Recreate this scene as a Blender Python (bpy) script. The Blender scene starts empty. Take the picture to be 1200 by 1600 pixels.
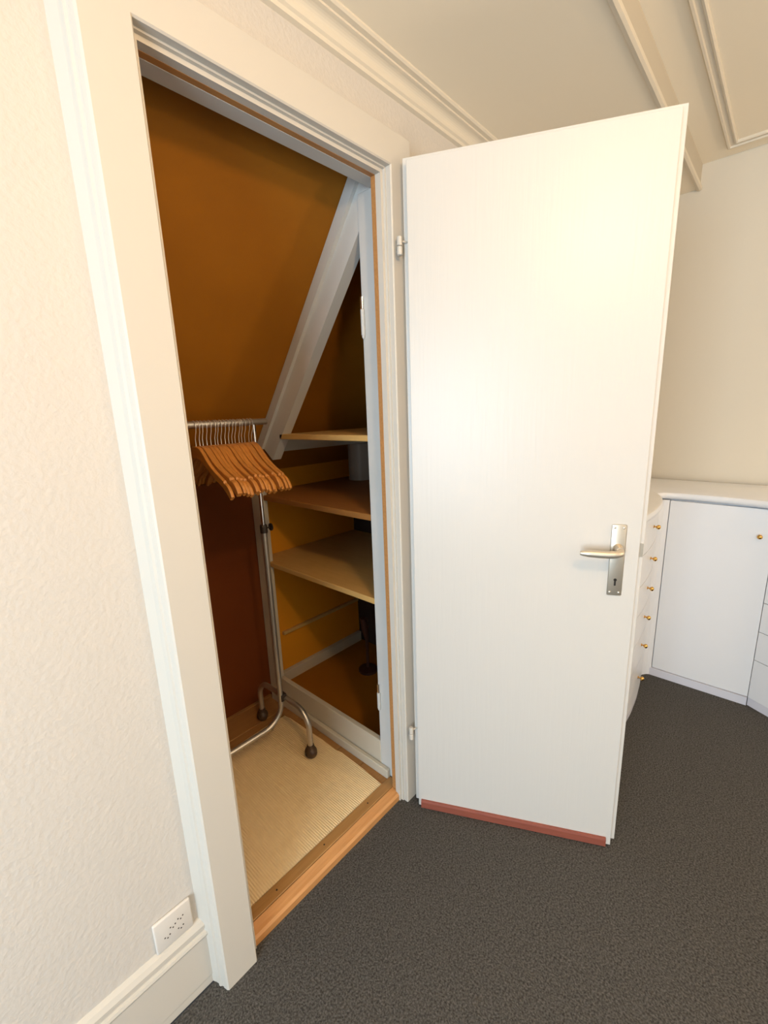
import bpy, bmesh, math, random
from mathutils import Vector, Matrix
random.seed(7)
C = bpy.context.scene
COL = C.collection

# ---------------------------------------------------------------- camera
yaw, pitch, roll, FPX = 0.82890, -0.22560, 0.03556, 686.83
f = Vector((math.sin(yaw)*math.cos(pitch), math.cos(yaw)*math.cos(pitch), math.sin(pitch)))
r0 = Vector((math.cos(yaw), -math.sin(yaw), 0)); d0 = f.cross(r0)
right = math.cos(roll)*r0 + math.sin(roll)*d0
down = -math.sin(roll)*r0 + math.cos(roll)*d0
cam_data = bpy.data.cameras.new('camera')
cam = bpy.data.objects.new('camera', cam_data); COL.objects.link(cam)
cam.matrix_world = Matrix(((right.x, -down.x, -f.x, -0.38257), (right.y, -down.y, -f.y, -0.85371),
                           (right.z, -down.z, -f.z, 1.37462), (0, 0, 0, 1)))
cam_data.sensor_fit = 'VERTICAL'; cam_data.sensor_height = 32.0; cam_data.sensor_width = 24.0
cam_data.lens = FPX/1600*32.0
cam_data.clip_start = 0.02
C.camera = cam

# ---------------------------------------------------------------- world, light, exposure
W = bpy.data.worlds.new('world'); C.world = W; W.use_nodes = True
W.node_tree.nodes['Background'].inputs[0].default_value = (0.9, 0.95, 1, 1)
W.node_tree.nodes['Background'].inputs[1].default_value = 0.05
C.view_settings.view_transform = 'Standard'; C.view_settings.look = 'None'
C.view_settings.gamma = 1; C.view_settings.use_curve_mapping = False
C.view_settings.exposure = -0.09

def area(name, loc, target, sx, sy, power, color, spread=180):
    l = bpy.data.lights.new(name, 'AREA'); l.shape = 'RECTANGLE'; l.size = sx; l.size_y = sy
    l.energy = power; l.color = color; l.spread = math.radians(spread)
    o = bpy.data.objects.new(name, l); COL.objects.link(o); o.location = loc
    o.rotation_euler = (Vector(target)-Vector(loc)).to_track_quat('-Z', 'Y').to_euler()
    return o
# daylight through the window in the end wall on the left, out of frame
area('window_daylight', (-2.56, -1.20, 1.22), (1.0, -1.20, 1.20), 1.3, 1.35, 102, (0.68, 0.85, 1.0))
# warm ceiling lamp just above the camera; added fill light deeper in the room
def bulb(name, loc, power, color, r=0.10):
    l = bpy.data.lights.new(name, 'POINT'); l.energy = power; l.color = color; l.shadow_soft_size = r
    o = bpy.data.objects.new(name, l); COL.objects.link(o); o.location = loc
bulb('ceiling_lamp', (-0.15, -1.20, 2.13), 32.0, (1.0, 0.65, 0.33), 0.06)
bulb('room_fill', (1.40, -2.60, 1.55), 40.0, (1.0, 0.76, 0.52), 0.12)

# ---------------------------------------------------------------- materials
def mat(name, col, rough=0.6, metal=0.0, noise=None, bump=None, spec=0.5, coat=0.0):
    """noise=(scale, amount, col2)  bump=(scale, strength, distance)"""
    m = bpy.data.materials.new(name); m.use_nodes = True
    nt = m.node_tree; b = nt.nodes['Principled BSDF']
    b.inputs['Base Color'].default_value = (*col, 1); b.inputs['Roughness'].default_value = rough
    b.inputs['Metallic'].default_value = metal; b.inputs['Specular IOR Level'].default_value = spec
    if coat: b.inputs['Coat Weight'].default_value = coat; b.inputs['Coat Roughness'].default_value = 0.25
    tc = nt.nodes.new('ShaderNodeTexCoord')
    if noise:
        n = nt.nodes.new('ShaderNodeTexNoise'); n.inputs['Scale'].default_value = noise[0]; n.inputs['Detail'].default_value = 4
        mp = nt.nodes.new('ShaderNodeMapping')
        if len(noise) > 3: mp.inputs['Scale'].default_value = noise[3]
        nt.links.new(tc.outputs['Object'], mp.inputs[0]); nt.links.new(mp.outputs[0], n.inputs['Vector'])
        rmp = nt.nodes.new('ShaderNodeValToRGB')
        rmp.color_ramp.elements[0].position = 0.5-0.5*noise[1]; rmp.color_ramp.elements[1].position = 0.5+0.5*noise[1]
        rmp.color_ramp.elements[0].color = (*noise[2], 1); rmp.color_ramp.elements[1].color = (*col, 1)
        nt.links.new(n.outputs['Fac'], rmp.inputs[0]); nt.links.new(rmp.outputs[0], b.inputs['Base Color'])
    if bump:
        n2 = nt.nodes.new('ShaderNodeTexNoise'); n2.inputs['Scale'].default_value = bump[0]; n2.inputs['Detail'].default_value = 3
        mp2 = nt.nodes.new('ShaderNodeMapping')
        if len(bump) > 3: mp2.inputs['Scale'].default_value = bump[3]
        nt.links.new(tc.outputs['Object'], mp2.inputs[0]); nt.links.new(mp2.outputs[0], n2.inputs['Vector'])
        bp = nt.nodes.new('ShaderNodeBump'); bp.inputs['Strength'].default_value = bump[1]; bp.inputs['Distance'].default_value = bump[2]
        nt.links.new(n2.outputs['Fac'], bp.inputs['Height']); nt.links.new(bp.outputs[0], b.inputs['Normal'])
    return m
M_wall = mat('stippled_wall_paint', (0.60, 0.56, 0.51), 0.75, bump=(95, 0.45, 0.0034))
M_plain = mat('smooth_wall_paint', (0.67, 0.61, 0.50), 0.8)
M_rear = mat('white_wall_paint', (0.86, 0.84, 0.80), 0.8)
M_ceil = mat('ceiling_paint', (0.92, 0.83, 0.67), 0.75)
M_corn = mat('cornice_paint', (0.72, 0.65, 0.53), 0.6)
M_step_shade = mat('step_shade_paint', (0.56, 0.50, 0.40), 0.8)  # shade on the ceiling step put into the colour
M_trim = mat('gloss_trim_paint', (0.58, 0.545, 0.485), 0.45, spec=0.25)
M_door = mat('door_paint', (0.60, 0.575, 0.535), 0.37, bump=(10, 0.14, 0.004, (9, 9, 0.5)), spec=0.42)
M_cab = mat('white_lacquer', (0.74, 0.75, 0.77), 0.3, spec=0.45)
M_plinth = mat('plinth_lacquer', (0.62, 0.62, 0.68), 0.5)
M_carpet = mat('charcoal_carpet', (0.118, 0.112, 0.104), 1.0, noise=(210, 0.40, (0.034, 0.032, 0.029)), bump=(260, 0.9, 0.004), spec=0.1)
M_hard = mat('brown_hardboard', (0.36, 0.135, 0.005), 0.75, noise=(6, 0.9, (0.29, 0.105, 0.004)), bump=(300, 0.2, 0.001), spec=0.25)
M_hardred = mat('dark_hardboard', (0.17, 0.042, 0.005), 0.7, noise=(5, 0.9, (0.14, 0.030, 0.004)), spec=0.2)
M_grey = mat('grey_frame_paint', (0.60, 0.60, 0.58), 0.45, noise=(5, 0.8, (0.54, 0.53, 0.49)))
M_batten = mat('cream_batten_paint', (0.55, 0.50, 0.40), 0.5)
M_raw = mat('raw_orange_wood', (0.50, 0.25, 0.085), 0.55, noise=(9, 0.7, (0.36, 0.16, 0.05), (2, 14, 14)))
M_sill = mat('threshold_oak', (0.62, 0.32, 0.12), 0.42, noise=(10, 0.8, (0.46, 0.20, 0.06), (1.2, 16, 16)))
M_sill2 = mat('worn_threshold_oak', (0.46, 0.25, 0.085), 0.5, noise=(10, 0.9, (0.30, 0.15, 0.045), (1.2, 16, 16)))
M_floorb = mat('closet_floor_wood', (0.40, 0.205, 0.065), 0.55, noise=(8, 0.8, (0.30, 0.14, 0.04), (1.5, 14, 14)))
M_shelf = mat('shelf_wood', (0.66, 0.42, 0.15), 0.55, noise=(7, 0.8, (0.56, 0.33, 0.10), (12, 1.4, 12)))
M_hang = mat('hanger_wood', (0.60, 0.26, 0.058), 0.38, noise=(14, 0.7, (0.50, 0.19, 0.035), (14, 2, 6)), spec=0.5)
M_steel = mat('brushed_tube_steel', (0.52, 0.48, 0.42), 0.38, 0.85)
M_chrome = mat('polished_chrome', (0.85, 0.82, 0.80), 0.12, 1.0)
M_wire = mat('bright_wire', (0.85, 0.83, 0.80), 0.35, 0.6)
M_dark = mat('dark_plastic', (0.025, 0.015, 0.01), 0.5)
M_caster = mat('brown_caster_rubber', (0.085, 0.042, 0.016), 0.5, noise=(60, 0.6, (0.04, 0.02, 0.008)))
M_nickel = mat('satin_nickel', (0.60, 0.54, 0.45), 0.42, 0.85)
M_brass = mat('brass', (0.72, 0.42, 0.12), 0.22, 1.0)
M_strip = mat('red_brown_strip', (0.30, 0.085, 0.052), 0.5, noise=(20, 0.8, (0.22, 0.06, 0.04), (1, 8, 8)))
M_black = mat('black_hole', (0.012, 0.010, 0.009), 0.8)
M_sock = mat('socket_plastic', (0.66, 0.62, 0.57), 0.4)
M_roll = mat('grey_paper', (0.30, 0.24, 0.18), 0.6, bump=(25, 0.4, 0.01))
# ribbed mat
M_mat = mat('ribbed_mat', (0.93, 0.72, 0.42), 0.85, noise=(30, 0.8, (0.85, 0.63, 0.34)))
_nt = M_mat.node_tree; _tc = _nt.nodes.new('ShaderNodeTexCoord'); _wv = _nt.nodes.new('ShaderNodeTexWave')
_wv.bands_direction = 'X'; _wv.inputs['Scale'].default_value = 42; _wv.inputs['Distortion'].default_value = 0.6; _wv.inputs['Detail Scale'].default_value = 6
_bp = _nt.nodes.new('ShaderNodeBump'); _bp.inputs['Strength'].default_value = 0.5; _bp.inputs['Distance'].default_value = 0.004
_nt.links.new(_tc.outputs['Object'], _wv.inputs[0]); _nt.links.new(_wv.outputs['Fac'], _bp.inputs['Height'])
_nt.links.new(_bp.outputs[0], _nt.nodes['Principled BSDF'].inputs['Normal'])

# ---------------------------------------------------------------- mesh helpers
def B(): return bmesh.new()
def box(bm, x0, x1, y0, y1, z0, z1, bev=0.0, seg=2):
    vs = [bm.verts.new((x, y, z)) for x in (x0, x1) for y in (y0, y1) for z in (z0, z1)]
    fs = [bm.faces.new([vs[i] for i in q]) for q in ((0, 1, 3, 2), (4, 6, 7, 5), (0, 4, 5, 1), (2, 3, 7, 6), (0, 2, 6, 4), (1, 5, 7, 3))]
    if bev:
        es = {e for fc in fs for e in fc.edges}
        bmesh.ops.bevel(bm, geom=list(es), offset=bev, segments=seg, affect='EDGES', profile=0.5)
    return vs
def prism(bm, poly, lo, hi, axis='z', bev=0.0):
    """extrude a closed 2D outline along an axis: z -> (x,y), x -> (y,z), y -> (x,z)"""
    def P(a, b, h): return {'z': (a, b, h), 'x': (h, a, b), 'y': (a, h, b)}[axis]
    lo_v = [bm.verts.new(P(a, b, lo)) for a, b in poly]; hi_v = [bm.verts.new(P(a, b, hi)) for a, b in poly]
    n = len(poly)
    fs = [bm.faces.new(lo_v[::-1]), bm.faces.new(hi_v)]
    for i in range(n): fs.append(bm.faces.new((lo_v[i], lo_v[(i+1) % n], hi_v[(i+1) % n], hi_v[i])))
    if bev:
        es = [e for e in {e for fc in fs for e in fc.edges} if e.calc_face_angle(0) > 0.5 or True]
        bmesh.ops.bevel(bm, geom=es, offset=bev, segments=1, affect='EDGES')
def tube(bm, pts, r, n=12, caps=True):
    pts = [Vector(p) for p in pts]; rs = r if isinstance(r, (list, tuple)) else [r]*len(pts)
    rings = []; up = None
    for i, p in enumerate(pts):
        a = pts[max(i-1, 0)]; b = pts[min(i+1, len(pts)-1)]; t = (b-a).normalized()
        if up is None:
            up = Vector((0, 0, 1)) if abs(t.z) < 0.9 else Vector((1, 0, 0))
        u = (up - t*up.dot(t)).normalized(); up = u; v = t.cross(u)
        rings.append([bm.verts.new(p + (u*math.cos(k*2*math.pi/n) + v*math.sin(k*2*math.pi/n))*rs[i]) for k in range(n)])
    for a, b in zip(rings, rings[1:]):
        for k in range(n): bm.faces.new((a[k], a[(k+1) % n], b[(k+1) % n], b[k]))
    if caps: bm.faces.new(rings[0][::-1]); bm.faces.new(rings[-1])
def lathe(bm, prof, loc, axis, n=16):
    """prof = (r, h) along axis starting at loc"""
    axis = Vector(axis).normalized(); loc = Vector(loc)
    u = axis.orthogonal().normalized(); v = axis.cross(u); rings = []
    for r, h in prof:
        rings.append([bm.verts.new(loc + axis*h + (u*math.cos(k*2*math.pi/n) + v*math.sin(k*2*math.pi/n))*max(r, 1e-4)) for k in range(n)])
    for a, b in zip(rings, rings[1:]):
        for k in range(n): bm.faces.new((a[k], a[(k+1) % n], b[(k+1) % n], b[k]))
    bm.faces.new(rings[0][::-1]); bm.faces.new(rings[-1])
def arc(c, r, a0, a1, n, u=(1, 0, 0), v=(0, 0, 1)):
    c, u, v = Vector(c), Vector(u), Vector(v)
    return [c + u*r*math.cos(a0+(a1-a0)*i/n) + v*r*math.sin(a0+(a1-a0)*i/n) for i in range(n+1)]
def obj(name, bm, m, parent=None, smooth=False, label=None):
    bmesh.ops.recalc_face_normals(bm, faces=bm.faces)
    me = bpy.data.meshes.new(name); bm.to_mesh(me); bm.free(); me.materials.append(m)
    if smooth:
        for p in me.polygons: p.use_smooth = True
        me.set_sharp_from_angle(angle=math.radians(40))
    o = bpy.data.objects.new(name, me); COL.objects.link(o)
    if parent is not None: o.parent = parent
    if label: o['label'] = label
    return o
def tag(o, label, cat, group=None):
    o['label'] = label; o['category'] = cat
    if group: o['group'] = group
    return o
def thing(name, label, cat, loc=(0, 0, 0), rz=0, group=None):
    o = bpy.data.objects.new(name, None); COL.objects.link(o); o.location = loc; o.rotation_euler = (0, 0, rz)
    return tag(o, label, cat, group)
def struct(name, bm, m, label, cat, smooth=False):
    o = obj(name, bm, m, None, smooth); o['kind'] = 'structure'; return tag(o, label, cat)
def copy_tree(o, parent=None):
    c = o.copy(); COL.objects.link(c)
    if parent is not None: c.parent = parent
    for ch in list(o.children): copy_tree(ch, c)
    return c

# ---------------------------------------------------------------- dimensions
FL = -0.010                 # carpet level
OW, OH = 0.622, 2.0         # opening between the casing edges
WY = 0.062                  # wall face
SOF, UPC, STEPY = 2.26, 2.345, -0.443
def slope_x(z): return 2.45 - (z-0.955)*0.226
XL, YB = -2.6, -3.4         # far walls of the room behind the camera

# ---------------------------------------------------------------- room shell
bm = B(); box(bm, XL-0.1, 2.75, YB-0.1, 0.045, FL-0.08, FL)
struct('floor', bm, M_carpet, 'dark charcoal carpet over the whole room floor', 'floor')
bm = B()
box(bm, XL-0.1, -0.03, WY, WY+0.04, FL-0.02, SOF+0.05)
box(bm, OW+0.03, 2.75, WY, WY+0.04, FL-0.02, SOF+0.05)
box(bm, -0.03, OW+0.03, WY, WY+0.04, OH+0.03, SOF+0.05)
struct('wall_left', bm, M_wall, 'cream stippled wall around the closet doorway', 'wall')
bm = B()
prism(bm, [(slope_x(FL-0.05), FL-0.05), (slope_x(2.5), 2.5), (slope_x(2.5)+0.1, 2.5), (slope_x(FL-0.05)+0.1, FL-0.05)], YB-0.1, WY, 'y')
struct('wall_right', bm, M_plain, 'smooth cream sloping attic wall above the white cabinets', 'wall')
bm = B(); box(bm, XL-0.1, 2.75, YB-0.1, YB, FL-0.05, 2.5)
struct('wall_back', bm, M_rear, 'plain cream wall behind the viewer', 'wall')
bm = B(); box(bm, XL-0.1, XL, YB, WY, FL-0.05, 2.5)
struct('wall_front', bm, M_rear, 'plain cream end wall beside the viewer', 'wall')
bm = B()
box(bm, XL-0.1, 2.75, STEPY, WY+0.02, SOF, UPC+0.1)      # lowered strip along the closet wall
box(bm, XL-0.1, 2.75, YB-0.1, STEPY, UPC, UPC+0.1)       # main ceiling
struct('ceiling', bm, M_ceil, 'cream ceiling with a lowered strip along the closet wall', 'ceiling')

# cornice along the closet wall (profile in y,z), swept in x
bm = B()
cy = [(WY, 2.206), (WY-0.012, 2.208), (WY-0.014, 2.216), (WY-0.020, 2.220), (WY-0.022, 2.226)]
for i in range(7):
    a = math.pi/2*i/6; cy.append((WY-0.022-0.020*(1-math.cos(a)), 2.226+0.018*math.sin(a)))
cy += [(WY-0.046, 2.245), (WY-0.046, 2.250), (WY-0.058, 2.251), (WY-0.062, 2.255), (WY-0.062, SOF), (WY, SOF)]
prism(bm, cy, XL, slope_x(2.24)-0.003, 'x')
struct('trim_1', bm, M_corn, 'moulded cream cornice between closet wall and ceiling', 'cornice')
# bead on the edge of the lowered strip
bm = B()
prism(bm, [(STEPY+0.012, SOF), (STEPY+0.010, SOF-0.007), (STEPY, SOF-0.009), (STEPY-0.007, SOF-0.005), (STEPY-0.008, SOF+0.006), (STEPY-0.001, SOF+0.010), (STEPY, SOF)], XL, slope_x(SOF)-0.004, 'x')
struct('trim_2', bm, M_corn, 'thin cream bead along the edge of the lowered ceiling strip', 'moulding')
bm = B(); box(bm, XL, slope_x(UPC)-0.004, STEPY-0.003, STEPY, SOF+0.012, UPC)  # added thin board, its darker colour tones down lamp light on the step
struct('step_shade_board', bm, M_step_shade, 'added shade-coloured board on the step between the lowered strip and the main ceiling', 'shade board')
# rectangular panel moulding on the upper ceiling: two nested beads
def ring(bm, x0, x1, y0, y1, prof):
    """prof: list of (inset, drop) outline points"""
    loops = []
    for ins, dz in prof:
        loops.append([bm.verts.new(p) for p in ((x0+ins, y0+ins, UPC-dz), (x1-ins, y0+ins, UPC-dz), (x1-ins, y1-ins, UPC-dz), (x0+ins, y1-ins, UPC-dz))])
    for a, b in zip(loops, loops[1:]):
        for k in range(4): bm.faces.new((a[k], a[(k+1) % 4], b[(k+1) % 4], b[k]))
bm = B()
ring(bm, -0.9, 2.05, -2.6, -0.537, [(0, -0.002), (0, 0.008), (0.004, 0.013), (0.010, 0.012), (0.012, 0.006), (0.024, 0.005), (0.026, 0.009), (0.031, 0.010), (0.035, 0.006), (0.035, -0.002)])
struct('trim_3', bm, M_corn, 'cream double bead panel moulding on the main ceiling', 'moulding')

# door casing: one profile swept round left, top, right. profile (outward distance, y)
prof = [(0, WY-0.002), (0, 0.003), (0.003, 0), (0.080, 0), (0.0835, 0.004), (0.086, 0.014), (0.0855, 0.017), (0.087, 0.021), (0.091, 0.024), (0.092, 0.028), (0.0905, 0.032),
        (0.093, 0.040), (0.098, 0.050), (0.102, 0.058), (0.104, WY)]
bm = B(); loops = []
for dist, y in prof:
    loops.append([bm.verts.new(p) for p in ((-dist, y, FL), (-dist, y, OH+dist), (OW+dist, y, OH+dist), (OW+dist, y, FL))])
for a, b in zip(loops, loops[1:]):
    for k in range(3): bm.faces.new((a[k], a[k+1], b[k+1], b[k]))
bm.faces.new([l[0] for l in loops]); bm.faces.new([l[3] for l in loops])
for k in range(3): bm.faces.new((loops[0][k], loops[0][k+1], loops[-1][k+1], loops[-1][k]))
struct('trim_4', bm, M_trim, 'cream painted casing round the closet doorway', 'door casing')
# jamb with rebate stop: U shape of three boxes, white stop then raw wood edge
def ushape(bm, ins, y0, y1, z0, wl=0.03):
    box(bm, -wl, ins, y0, y1, z0, OH+wl); box(bm, OW-ins, OW+wl, y0, y1, z0, OH+wl); box(bm, ins, OW-ins, y0, y1, OH-ins, OH+wl)
bm = B(); ushape(bm, 0.004, 0.018, 0.030, FL, 0.0); ushape(bm, 0.013, 0.026, 0.045, FL, 0.0)
struct('trim_5', bm, M_trim, 'cream painted rebate of the closet door frame', 'door frame')
bm = B(); ushape(bm, 0.014, 0.045, 0.060, 0.03, 0.0)
struct('trim_6', bm, M_raw, 'bare orange wood edge behind the closet door frame', 'door frame')
bm = B(); box(bm, -0.029, OW+0.029, 0.0605, 0.100, 1.985, OH+0.0295)
struct('trim_7', bm, M_grey, 'grey painted lintel board inside the closet above the opening', 'lintel')

# baseboard left of the casing
bm = B()
bp = [(WY, FL), (0.049, FL), (0.049, 0.012), (0.047, 0.016), (0.047, 0.140), (0.044, 0.144), (0.042, 0.150), (0.044, 0.156), (0.050, 0.158), (0.050, 0.163), (0.047, 0.168), (0.047, 0.176), (0.053, 0.186), (0.060, 0.192), (WY, 0.193)]
prism(bm, bp, XL, -0.088, 'x')
struct('baseboard_left', bm, M_trim, 'moulded cream baseboard below the wall socket', 'baseboard')
bm = B(); prism(bm, bp, OW+0.1, 1.24, 'x')
struct('baseboard_right', bm, M_trim, 'moulded cream baseboard behind the open door', 'baseboard')

# ---------------------------------------------------------------- closet shell
CF = 0.020                  # closet floor level
KY = 0.90                   # knee wall
def slope_z(y): return (1.400-0.783*y)/0.621
bm = B(); box(bm, -0.6, 1.32, 0.10, KY+0.05, CF-0.06, CF-0.012)
cfl = struct('floor_closet', bm, M_floorb, 'brown wooden closet floor under the ribbed mat', 'floor')
yy = 0.102
pl0 = None
while yy < KY+0.02:
    b_ = B(); box(b_, -0.45, 0.645, 0, 0.128, 0, 0.012, 0.0015, 1)
    if pl0 is None: pl0 = obj('plank', b_, M_floorb, cfl); q = pl0
    else:
        b_.free(); q = pl0.copy(); COL.objects.link(q)
    q.location = (0, yy, CF-0.012); yy += 0.130
bm = B(); box(bm, -0.5, 1.32, KY, KY+0.02, CF-0.05, 1.105)
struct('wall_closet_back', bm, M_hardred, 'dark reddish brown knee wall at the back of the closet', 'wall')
bm = B()
prism(bm, [(0.10, slope_z(0.10)), (1.03, slope_z(1.03)), (1.05, slope_z(1.03)+0.02), (0.10, slope_z(0.10)+0.03)], -0.5, 1.32, 'x')
struct('ceiling_closet', bm, M_hard, 'sloping brown hardboard ceiling of the closet', 'ceiling')
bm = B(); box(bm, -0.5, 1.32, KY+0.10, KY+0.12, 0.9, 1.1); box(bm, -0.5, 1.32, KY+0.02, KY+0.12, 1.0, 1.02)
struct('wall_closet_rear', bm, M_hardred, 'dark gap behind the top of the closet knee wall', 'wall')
bm = B(); box(bm, -0.5, -0.45, 0.10, KY+0.14, CF-0.05, 2.2)
struct('wall_closet_left', bm, M_hard, 'brown hardboard left end of the closet', 'wall')
M_end_shade = mat('shade_darkened_board', (0.03, 0.016, 0.010), 0.8)  # near-black colour stands in for shade at the compartment end
bm = B(); box(bm, 1.27, 1.32, 0.10, KY+0.14, CF-0.05, 2.2)
struct('wall_closet_right', bm, M_end_shade, 'hardboard end wall behind the closet shelves, darkened to stand for shade', 'wall')
bm = B(); box(bm, 0.66, 1.27, 0.105, KY, CF-0.012, 0.055)
struct('floor_compartment', bm, M_hard, 'brown hardboard floor of the low compartment under the shelves', 'floor')
bm = B(); box(bm, 0.665, 1.27, KY-0.006, KY, 0.055, 1.30)
struct('wall_compartment', bm, mat('amber_hardboard', (0.74, 0.30, 0.012), 0.7, noise=(5, 0.9, (0.66, 0.26, 0.010)), spec=0.25), 'amber brown hardboard wall behind the closet shelves', 'wall')

# threshold of two oak boards
th = thing('door_threshold', 'worn orange oak threshold across the closet doorway', 'threshold'); th['kind'] = 'structure'
bm = B(); prism(bm, [(0.030, FL), (0.030, 0.010), (0.036, 0.017), (0.044, 0.019), (0.062, 0.026), (0.064, FL)], 0.0005, OW-0.0005, 'x')
obj('plank', bm, M_sill, th)
bm = B(); box(bm, -0.02, 0.640, 0.0645, 0.101, FL, 0.028, 0.0015, 1)
obj('plank', bm, M_sill2, th)
for x in (0.12, 0.30, 0.50):
    bm = B(); lathe(bm, [(0.0028, 0), (0.0028, 0.0006)], (x, 0.083, 0.028), (0, 0, 1), 8); obj('nail', bm, M_dark, th)

# partition frame: posts, rails and sloping brace round the shelf opening
pf = thing('partition_frame', 'grey painted wooden frame with sloping brace round the closet shelves', 'frame'); pf['kind'] = 'structure'
PX = 0.645
bm = B(); box(bm, PX, PX+0.028, 0.088, 0.150, CF, 1.984, 0.002, 1); front_post = obj('post', bm, M_grey, pf)
bm = B(); box(bm, PX+0.002, PX+0.024, 0.800, KY-0.007, CF, 1.22, 0.002, 1); obj('post', bm, M_batten, pf)
bm = B(); box(bm, PX+0.001, PX+0.022, 0.151, 0.80, CF, 0.152, 0.002, 1); obj('bottom_rail', bm, M_batten, pf)
bm = B(); box(bm, PX-0.018, PX, 0.103, 0.86, CF, 0.058, 0.003, 1); obj('kick_strip', bm, M_batten, pf)
# brace: along the slope
def brace_poly(a0, a1):
    d = Vector((0.621, -0.783)); n = Vector((0.783, 0.621)); e0 = n*a0+d*-0.50; e1 = n*a1+d*-0.50
    return [(0.102, (a1-0.783*0.102)/0.621), (0.102, (a0-0.783*0.102)/0.621), (e0.x, e0.y), (e1.x, e1.y)]
bm = B(); prism(bm, brace_poly(1.293, 1.364), PX+0.004, PX+0.045, 'x'); obj('brace', bm, M_grey, pf)
bm = B(); prism(bm, brace_poly(1.362, 1.3985), PX-0.010, PX+0.030, 'x'); obj('brace_batten', bm, M_grey, pf)
# hinge leaves left on the front post
for z0, z1, name in ((1.590, 1.710, 'hinge_pin'), (0.290, 0.402, 'hinge_pin')):
    bm = B(); tube(bm, [(PX-0.004, 0.143, z0+0.012), (PX-0.004, 0.143, z1-0.035)], 0.0065, 10)
    h = obj(name, bm, M_grey, pf, True)
    bm = B(); tube(bm, [(PX-0.004, 0.143, z1-0.034), (PX-0.004, 0.143, z1)], 0.0052, 10); obj('pin', bm, M_chrome, h, True)
    bm = B(); lathe(bm, [(0.001, 0), (0.005, 0.006), (0.005, 0.012)], (PX-0.004, 0.143, z0), (0, 0, 1), 10); obj('finial', bm, M_grey, h, True)

# shelves
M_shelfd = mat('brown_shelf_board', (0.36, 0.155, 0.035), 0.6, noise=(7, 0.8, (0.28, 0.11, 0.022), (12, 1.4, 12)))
def shelf(z, y0, y1, label, th_=0.022, m=None):
    bm = B(); box(bm, PX+0.004, 1.262, y0, y1, z-th_, z, 0.002, 1)
    return tag(obj('shelf', bm, m or M_shelf), label, 'shelf', 'closet shelves')
shelf(1.300, 0.152, 0.640, 'topmost wooden shelf behind the sloping brace in the closet', 0.020)
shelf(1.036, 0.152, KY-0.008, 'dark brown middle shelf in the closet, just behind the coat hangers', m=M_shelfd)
shelf(0.732, 0.152, KY-0.008, 'lowest wooden shelf in the closet, brightly lit at its left')
def batten(x0, x1, y0, y1, z0, z1, label, m=M_batten):
    bm = B(); box(bm, x0, x1, y0, y1, z0, z1, 0.002, 1)
    o = obj('shelf_batten', bm, m); tag(o, label, 'batten'); return o
batten(0.74, 1.26, KY-0.024, KY-0.0065, 0.305, 0.322, 'thin brown batten across the compartment wall below the lowest shelf', M_shelf)
batten(0.706, 1.26, KY-0.032, KY-0.0065, 0.056, 0.112, 'cream batten along the foot of the compartment wall')
batten(0.668, 1.26, 0.700, 0.722, 1.225, 1.279, 'cream batten carrying the topmost closet shelf')
# things in the dark of the compartment
bm = B()
pr = [(1.20+0.052*math.cos(a)*(1+0.06*math.sin(3*a)), 0.755+0.055*math.sin(a)*(1+0.08*math.cos(5*a))) for a in [k*2*math.pi/24 for k in range(24)]]
prism(bm, pr, 1.0365, 1.222, 'z')
tag(obj('paper_roll', bm, M_roll, None, True), 'greyish crumpled roll standing on the middle closet shelf beside the post', 'roll')
bm = B(); tube(bm, [(1.06, 0.62, 0.235), (1.05, 0.62, 0.30), (1.04, 0.62, 0.36)], [0.010, 0.018, 0.015], 10)
tube(bm, [(1.06, 0.62, 0.0565), (1.06, 0.62, 0.24)], 0.008, 8); lathe(bm, [(0.05, 0), (0.05, 0.012), (0.01, 0.02)], (1.06, 0.62, 0.0555), (0, 0, 1), 14)
tag(obj('handle_stick', bm, mat('dark_stained_wood', (0.05, 0.016, 0.008), 0.5), None, True), 'dark brown stick handle standing in the gloom of the low compartment', 'handle')

# ribbed mat
bm = B()
edge = [(-0.40, 0.103), (0.592, 0.103), (0.600, 0.20), (0.604, 0.33), (0.598, 0.36), (0.600, 0.45), (0.596, 0.56), (0.594, 0.66), (0.588, 0.700), (0.50, 0.704), (0.35, 0.700), (0.10, 0.705), (-0.40, 0.70)]
prism(bm, edge, CF+0.0005, CF+0.006, 'z')
tag(obj('floor_mat', bm, M_mat), 'cream ribbed mat on the closet floor', 'mat')

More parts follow.
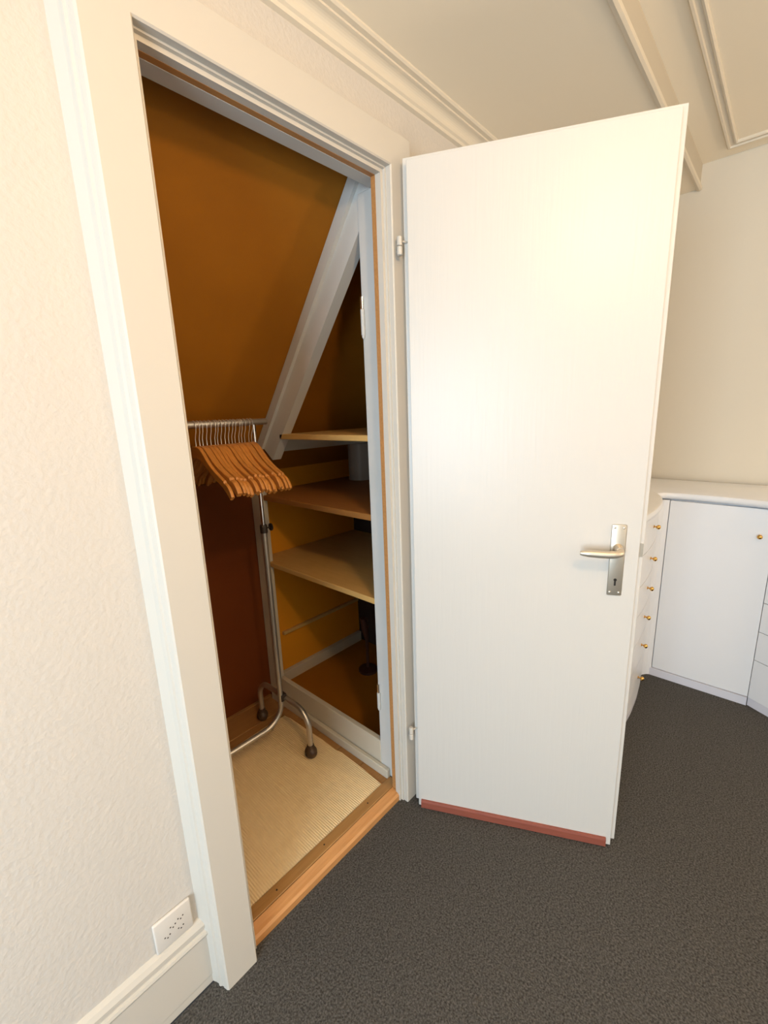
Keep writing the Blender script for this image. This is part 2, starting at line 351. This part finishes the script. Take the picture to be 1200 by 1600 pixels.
# ---------------------------------------------------------------- clothes rack
RY = 0.565
rack = thing('clothes_rack', 'steel tube clothes rack on brown casters inside the closet', 'clothes rack', (0.10, RY, CF+0.003))
RX0, RX1 = -0.40, 0.392      # post positions in rack space (rack origin x = 0.10)
bm = B(); tube(bm, [(RX0-0.05, 0, 1.330), (RX1+0.052, 0, 1.330)], 0.0115, 14); rail = obj('hanging_rail', bm, M_steel, rack, True)
bm = B()
for k in range(60):
    x = RX0 + 0.01 + k*0.0133
    if x > RX1-0.01: break
    tube(bm, [(x, 0, 1.330), (x+0.004, 0, 1.330)], 0.0122, 14)
o_ = obj('rail_grooves', bm, M_steel, rail, True); o_['kind'] = 'stuff'
for s, px in ((1, RX1), (-1, RX0)):
    bm = B(); tube(bm, [(px, 0, 0.935), (px, 0, 1.325)], 0.0068, 12); obj('inner_post', bm, M_chrome, rack, True)
    # outer post bending inwards into the base bar half
    bm = B()
    pts = [(px, 0, 0.945), (px, 0, 0.20)] + [(px-s*(0.085-0.085*math.cos(a)), 0, 0.19-0.085*math.sin(a)) for a in [math.pi/2*i/8 for i in range(1, 9)]] + [(0.0 if s > 0 else -0.001, 0, 0.105)]
    tube(bm, pts, 0.0112, 14); obj('outer_post', bm, M_steel, rack, True)
    bm = B(); lathe(bm, [(0.0135, 0), (0.0135, 0.03)], (px, 0, 0.92), (0, 0, 1), 14)
    tube(bm, [(px+s*0.010, 0, 0.936), (px+s*0.030, 0, 0.936)], 0.003, 8)
    obj('collar', bm, M_dark, rack, True)
    bm = B(); kx = px+s*0.026
    lathe(bm, [(0.006, 0), (0.0145, 0.003), (0.0145, 0.007), (0.006, 0.010)], (kx, 0, 0.936), (s, 0, 0), 14); obj('clamp_knob', bm, M_dark, rack, True)
    # arched foot across
    bm = B(); fx = px+s*0.018; fy = 0.018
    hw, rr, top = 0.174, 0.075, 0.205
    pts = [(fx, fy-hw, 0.05)] + [(fx, fy-hw+rr-rr*math.cos(a), top-rr+rr*math.sin(a)) for a in [math.pi/2*i/8 for i in range(9)]] + \
          [(fx, fy+hw-rr+rr*math.sin(a), top-rr+rr*math.cos(a)) for a in [math.pi/2*i/8 for i in range(9)]] + [(fx, fy+hw, 0.05)]
    tube(bm, pts, 0.0112, 14); foot = obj('foot', bm, M_steel, rack, True)
    bm = B(); box(bm, min(px, fx)-0.004, max(px, fx)+0.004, -0.014, 0.014, 0.196, 0.228, 0.004); obj('foot_clamp', bm, M_dark, rack)
    for sy in (-1, 1):
        bm = B(); prof_ = [(0.004, 0)]
        for i in range(9):
            a = math.pi*i/8; prof_.append((0.0262*math.sin(a)+0.0005, 0.024-0.024*math.cos(a)))
        lathe(bm, prof_, (fx-0.024, fy+sy*hw, 0.0265), (1, 0, 0), 16)
        c_ = obj('caster', bm, M_caster, rack, True, 'dark brown ball caster')
        bm = B(); lathe(bm, [(0.013, 0), (0.016, 0.004), (0.014, 0.014)], (fx, fy+sy*hw, 0.046), (0, 0, 1), 12); obj('caster_cap', bm, M_caster, c_, True)

# ---------------------------------------------------------------- wooden hangers
def hanger_body():
    bm = B()
    top = [(0.0, 0.0), (0.018, -0.001), (0.032, -0.006), (0.048, -0.018), (0.066, -0.036), (0.085, -0.053), (0.110, -0.070), (0.135, -0.084), (0.158, -0.096), (0.164, -0.098),
           (0.166, -0.105), (0.174, -0.107), (0.184, -0.114), (0.194, -0.128), (0.201, -0.145)]
    bot = [(0.0, -0.040), (0.018, -0.041), (0.032, -0.045), (0.048, -0.054), (0.066, -0.068), (0.085, -0.082), (0.110, -0.097), (0.135, -0.110), (0.150, -0.119), (0.156, -0.122),
           (0.160, -0.126), (0.166, -0.131), (0.174, -0.138), (0.183, -0.148), (0.190, -0.156)]
    rows = []
    for s in (-1, 1):
        pass
    seq = [(-t[0], t[1], b[0], b[1]) for t, b in list(zip(top, bot))[:0:-1]] + [(t[0], t[1], b[0], b[1]) for t, b in zip(top, bot)]
    for i, (yt, zt, yb, zb) in enumerate(seq):
        sgn = -1 if i < len(top)-1 else 1
        if sgn < 0: yb = -yb
        bow = 0.006*(yt/0.2)**2
        w = 0.0062 - 0.0012*abs(yt)/0.2
        ch = 0.0022
        rows.append([bm.verts.new(p) for p in ((bow-w, yt, zt-ch), (bow-w+ch, yt, zt), (bow+w-ch, yt, zt), (bow+w, yt, zt-ch), (bow+w, yb, zb+ch), (bow+w-ch, yb, zb), (bow-w+ch, yb, zb), (bow-w, yb, zb+ch))])
    for a, b in zip(rows, rows[1:]):
        for k in range(8): bm.faces.new((a[k], a[(k+1) % 8], b[(k+1) % 8], b[k]))
    bm.faces.new(rows[0]); bm.faces.new(rows[-1][::-1])
    return bm
HN = 17
names = 'first second third fourth fifth sixth seventh eighth ninth tenth eleventh twelfth thirteenth fourteenth fifteenth sixteenth seventeenth eighteenth'.split()
hz = 1.350 - 0.066          # neck top below rail centre
def make_hanger():
    t = thing('coat_hanger', 'wooden coat hanger', 'hanger', (0, RY, hz), 0, 'wooden hangers on the clothes rack')
    obj('wooden_body', hanger_body(), M_hang, t, True)
    bm = B(); R_ = 0.0148
    pts = [(0, 0, -0.004), (0, 0, 0.022), (0, -0.003, 0.030), (0, -0.011, 0.046)] + [(0, -R_*math.cos(a), 0.066+R_*math.sin(a)) for a in [-0.35+ (math.pi+0.25)*i/12 for i in range(13)]]
    tube(bm, pts, 0.0014, 6); obj('wire_hook', bm, M_wire, t, True)
    return t
h0 = make_hanger()
xs = [0.275+i*(0.479-0.275)/(HN-1) for i in range(HN)]
for i, x in enumerate(xs):
    h = h0 if i == 0 else copy_tree(h0)
    h.location = (x+random.uniform(-0.002, 0.002), RY+random.uniform(-0.001, 0.001), hz)
    h.rotation_euler = (math.radians(random.uniform(-2.2, 2.2)), 0, math.radians(random.uniform(-1.6, 1.6)))
    where = 'leftmost' if i == 0 else 'rightmost, beside the chrome post' if i == HN-1 else names[i]+' from the left'
    h['label'] = 'wooden coat hanger on the closet rail, ' + where + (' in the row' if 0 < i < HN-1 else '')

# ---------------------------------------------------------------- open door
D1 = (0.6358, -0.0395)
door = thing('door_1', 'white flush closet door standing open with a nickel lever handle', 'door', (D1[0], D1[1], 0), math.atan2(-0.89600, 0.44406))
door['kind'] = 'structure'
DB = -0.004
bm = B(); box(bm, 0, 0.622, 0, 0.020, DB, 2.001, 0.0015, 2); obj('door_panel', bm, M_door, door)
bm = B(); box(bm, -0.014, 0.638, 0.0205, 0.040, 0.0, 2.016, 0.002, 2); obj('rebate_lip', bm, M_door, door)
bm = B(); prism(bm, [(0.0, -0.006), (-0.008, -0.006), (-0.008, 0.017), (-0.006, 0.024), (0.0, 0.024)], 0.010, 0.607, 'x'); obj('bottom_strip', bm, M_strip, door, False, 'red brown wooden strip along the foot of the door')
for z in (1.805, 0.285):
    bm = B()
    lathe(bm, [(0.005, 0), (0.0075, 0.002), (0.0075, 0.021), (0.006, 0.0225)], (-0.0225, 0.004, z-0.0235), (0, 0, 1), 14)
    lathe(bm, [(0.006, 0), (0.0075, 0.0015), (0.0075, 0.021), (0.005, 0.0235)], (-0.0225, 0.004, z+0.0005), (0, 0, 1), 14)
    tube(bm, [(-0.0225, 0.004, z-0.012), (-0.031, 0.009, z-0.012)], 0.003, 8); tube(bm, [(-0.0225, 0.004, z+0.012), (-0.006, 0.021, z+0.012)], 0.003, 8)
    obj('hinge', bm, M_trim, door, True)
# backplate and lever
bm = B(); box(bm, 0.550, 0.587, -0.0035, 0.0, 0.851, 1.055, 0.003, 2); plate = obj('handle_plate', bm, M_nickel, door, True)
for s in (0.557, 0.580):
    for z in (1.046, 0.860):
        bm = B(); lathe(bm, [(0.0034, 0), (0.0030, 0.0012), (0.0012, 0.0020)], (s, -0.0034, z), (0, -1, 0), 10); obj('screw', bm, M_nickel, plate, True)
bm = B(); lathe(bm, [(0.0042, 0), (0.0042, 0.0006)], (0.5685, -0.0034, 0.897), (0, -1, 0), 12); box(bm, 0.5662, 0.5708, -0.0040, -0.0034, 0.880, 0.896); obj('keyhole', bm, M_black, plate)
bm = B(); lathe(bm, [(0.0125, 0), (0.0125, 0.006), (0.0105, 0.012), (0.0100, 0.030)], (0.5685, -0.0034, 0.989), (0, -1, 0), 16)
pts, rs = [], []
for i in range(15):
    t = i/14; s = 0.5685-0.101*max(0, (t-0.2)/0.8); y = -0.030-0.020*min(1, t/0.3) ; z = 0.989-0.006*min(1, t/0.4)+0.002*max(0, (t-0.6)/0.4)
    pts.append((s, y, z)); rs.append(0.0102-0.0018*abs(t-0.55) - (0.004 if i == 14 else 0.0015 if i == 13 else 0))
tube(bm, pts, rs, 14)
lev = obj('lever_handle', bm, M_nickel, door, True)
bm = B(); box(bm, 0.6240, 0.6365, 0.0190, 0.0206, 0.960, 0.998); obj('lock_plate', bm, M_nickel, door)

# ---------------------------------------------------------------- wall socket (triple outlet)
sk = thing('wall_socket', 'white triple power socket low on the wall beside the casing', 'socket', (-0.159, WY, 0.234))
bm = B(); box(bm, -0.042, 0.042, -0.009, 0, -0.042, 0.042, 0.004, 3); pl = obj('cover_plate', bm, M_sock, sk, True)
bm = B()
for cx_, cz_, rot in ((-0.016, -0.010, 0), (0.016, 0.012, 0), (0.014, -0.014, 0), (-0.002, 0.006, 0)):
    for dx, dz in ((-0.0055, 0.0), (0.0055, 0.0), (0.0, -0.005)):
        lathe(bm, [(0.0017, 0), (0.0017, 0.0006)], (cx_+dx, -0.0088, cz_+dz), (0, -1, 0), 8)
obj('pin_holes', bm, M_dark, pl)

# ---------------------------------------------------------------- built-in white cabinets
def smooth_curve(P, n=6):
    out = []
    for i in range(len(P)-1):
        p0, p1, p2, p3 = Vector(P[max(i-1, 0)]), Vector(P[i]), Vector(P[i+1]), Vector(P[min(i+2, len(P)-1)])
        for k in range(n):
            t = k/n
            out.append(0.5*((2*p1)+(p2-p0)*t+(2*p0-5*p1+4*p2-p3)*t*t+(3*p1-p0-3*p2+p3)*t**3))
    out.append(Vector(P[-1])); return out
def offset(curve, d):
    out = []
    for i, p in enumerate(curve):
        t = (curve[min(i+1, len(curve)-1)]-curve[max(i-1, 0)]).normalized(); out.append(p+Vector((-t.y, t.x))*d)
    return out
def band(bm, curve, d0, d1, z0, z1):
    a, b = offset(curve, d0), offset(curve, d1)
    prism(bm, [tuple(p) for p in a]+[tuple(p) for p in b[::-1]], z0, z1, 'z')
def knob(parent, loc, n):
    bm = B()
    lathe(bm, [(0.007, 0), (0.007, 0.0015), (0.0035, 0.003), (0.003, 0.008), (0.005, 0.010), (0.0088, 0.014), (0.0100, 0.018), (0.0088, 0.022), (0.005, 0.025), (0.001, 0.026)], loc, n, 16)
    return obj('knob', bm, M_brass, parent, True)
ZB = [0.030, 0.222, 0.360, 0.498, 0.635, 0.772, 0.918]
# left bombe chest, standing against the closet wall
lc = smooth_curve([(1.985, -0.446), (1.90, -0.462), (1.80, -0.476), (1.70, -0.483), (1.60, -0.486), (1.45, -0.478), (1.34, -0.455), (1.27, -0.40), (1.25, -0.33)])
cab = thing('drawer_cabinet', 'white bow fronted drawer cabinet partly hidden behind the open door', 'cabinet', group='built-in white cabinets')
bm = B(); band(bm, lc, -0.022, -0.030, FL, 0.918)
prism(bm, [tuple(p) for p in offset(lc, -0.024)]+[(1.25, WY-0.003), (1.985, WY-0.003)], FL+0.001, 0.915, 'z'); obj('carcass', bm, M_cab, cab)
bm = B(); band(bm, lc, -0.004, -0.022, FL, 0.028); obj('plinth', bm, M_plinth, cab)
for z0, z1 in zip(ZB, ZB[1:]):
    bm = B(); band(bm, lc, 0.0, -0.0215, z0+0.0015, z1-0.0015); dr = obj('drawer', bm, M_cab, cab, True)
    knob(dr, (1.715, -0.4825, (z0+z1)/2+0.012), (-0.06, -1, 0))
# middle cupboard with one door
mid = thing('cupboard', 'white cupboard with one tall plain door and a brass knob', 'cabinet', group='built-in white cabinets')
bm = B(); prism(bm, [(1.987, -0.443), (2.006, -0.450), (2.022, -0.462), (2.034, -0.480), (2.058, -0.4815), (2.058, -0.8675), (2.40, -0.868), (2.40, -0.443)], FL, 0.917, 'z'); obj('carcass', bm, M_cab, mid)
mc = [Vector((2.036, -0.4835)), Vector((2.034, -0.60)), Vector((2.034, -0.75)), Vector((2.036, -0.8665))]
bm = B(); prism(bm, [(2.036, -0.4828), (2.0345, -0.60), (2.0345, -0.75), (2.036, -0.8680), (2.0575, -0.8680), (2.0575, -0.4828)], 0.033, 0.914, 'z', 0.0012); dd = obj('cupboard_door', bm, M_cab, mid)
knob(dd, (2.0345, -0.822, 0.795), (-1, 0, 0))
bm = B(); box(bm, 2.030, 2.0595, -0.868, -0.470, FL, 0.030); obj('plinth', bm, M_plinth, mid)
# right bombe chest
rc = smooth_curve([(2.037, -0.8700), (2.004, -0.925), (1.968, -0.99), (1.942, -1.08), (1.930, -1.20), (1.936, -1.35), (1.965, -1.48), (2.03, -1.57), (2.12, -1.60)])
rc = rc[::-1]
cab2 = thing('drawer_cabinet', 'white bow fronted drawer cabinet right of the cupboard door', 'cabinet', group='built-in white cabinets')
bm = B(); prism(bm, [tuple(p) for p in offset(rc, -0.024)][::-1]+[(2.12, -1.575), (2.40, -1.575), (2.40, -0.871), (2.06, -0.871)], FL+0.001, 0.915, 'z'); obj('carcass', bm, M_cab, cab2)
bm = B(); band(bm, rc, -0.002, -0.022, FL, 0.030); obj('plinth', bm, M_plinth, cab2)
for z0, z1 in zip(ZB, ZB[1:]):
    bm = B(); band(bm, rc, 0.0, -0.0215, z0+0.0015, z1-0.0015); dr = obj('drawer', bm, M_cab, cab2, True)
    knob(dr, (1.932, -1.30, (z0+z1)/2+0.012), (-1, 0, 0))
# continuous worktop
front = smooth_curve([(1.235, -0.33), (1.255, -0.41), (1.335, -0.472), (1.45, -0.496), (1.60, -0.505), (1.70, -0.502), (1.80, -0.493), (1.90, -0.472), (1.990, -0.438)]) + \
        smooth_curve([(2.020, -0.462), (2.030, -0.52), (2.031, -0.61), (2.022, -0.74), (2.004, -0.835), (1.972, -0.93), (1.938, -1.01), (1.918, -1.10), (1.908, -1.20), (1.914, -1.36), (1.945, -1.50), (2.02, -1.60), (2.12, -1.63)])
bm = B()
outline = [tuple(p) for p in front]+[(2.435, -1.63), (2.435, WY-0.003), (1.235, WY-0.003)]
T0, T1 = 0.921, 0.955
def inset(k):
    n = len(front); out = []
    for i, p in enumerate(front):
        t = (front[min(i+1, n-1)]-front[max(i-1, 0)]).normalized(); out.append((p.x-t.y*k, p.y+t.x*k))
    return out+[(2.435, -1.63), (2.435, WY-0.003), (1.235, WY-0.003)]
rows = []
for k, z in ((0.012, T0), (0.004, T0+0.004), (0.0, T0+0.012), (0.0, T1-0.014), (0.004, T1-0.004), (0.012, T1)):
    rows.append([bm.verts.new((x, y, z)) for x, y in inset(k)])
for a, b in zip(rows, rows[1:]):
    n = len(a)
    for k in range(n): bm.faces.new((a[k], a[(k+1) % n], b[(k+1) % n], b[k]))
bm.faces.new(rows[0][::-1]); bm.faces.new(rows[-1])
tag(obj('worktop', bm, M_cab, None, True), 'white rounded edge top running over the built-in cabinets', 'worktop')
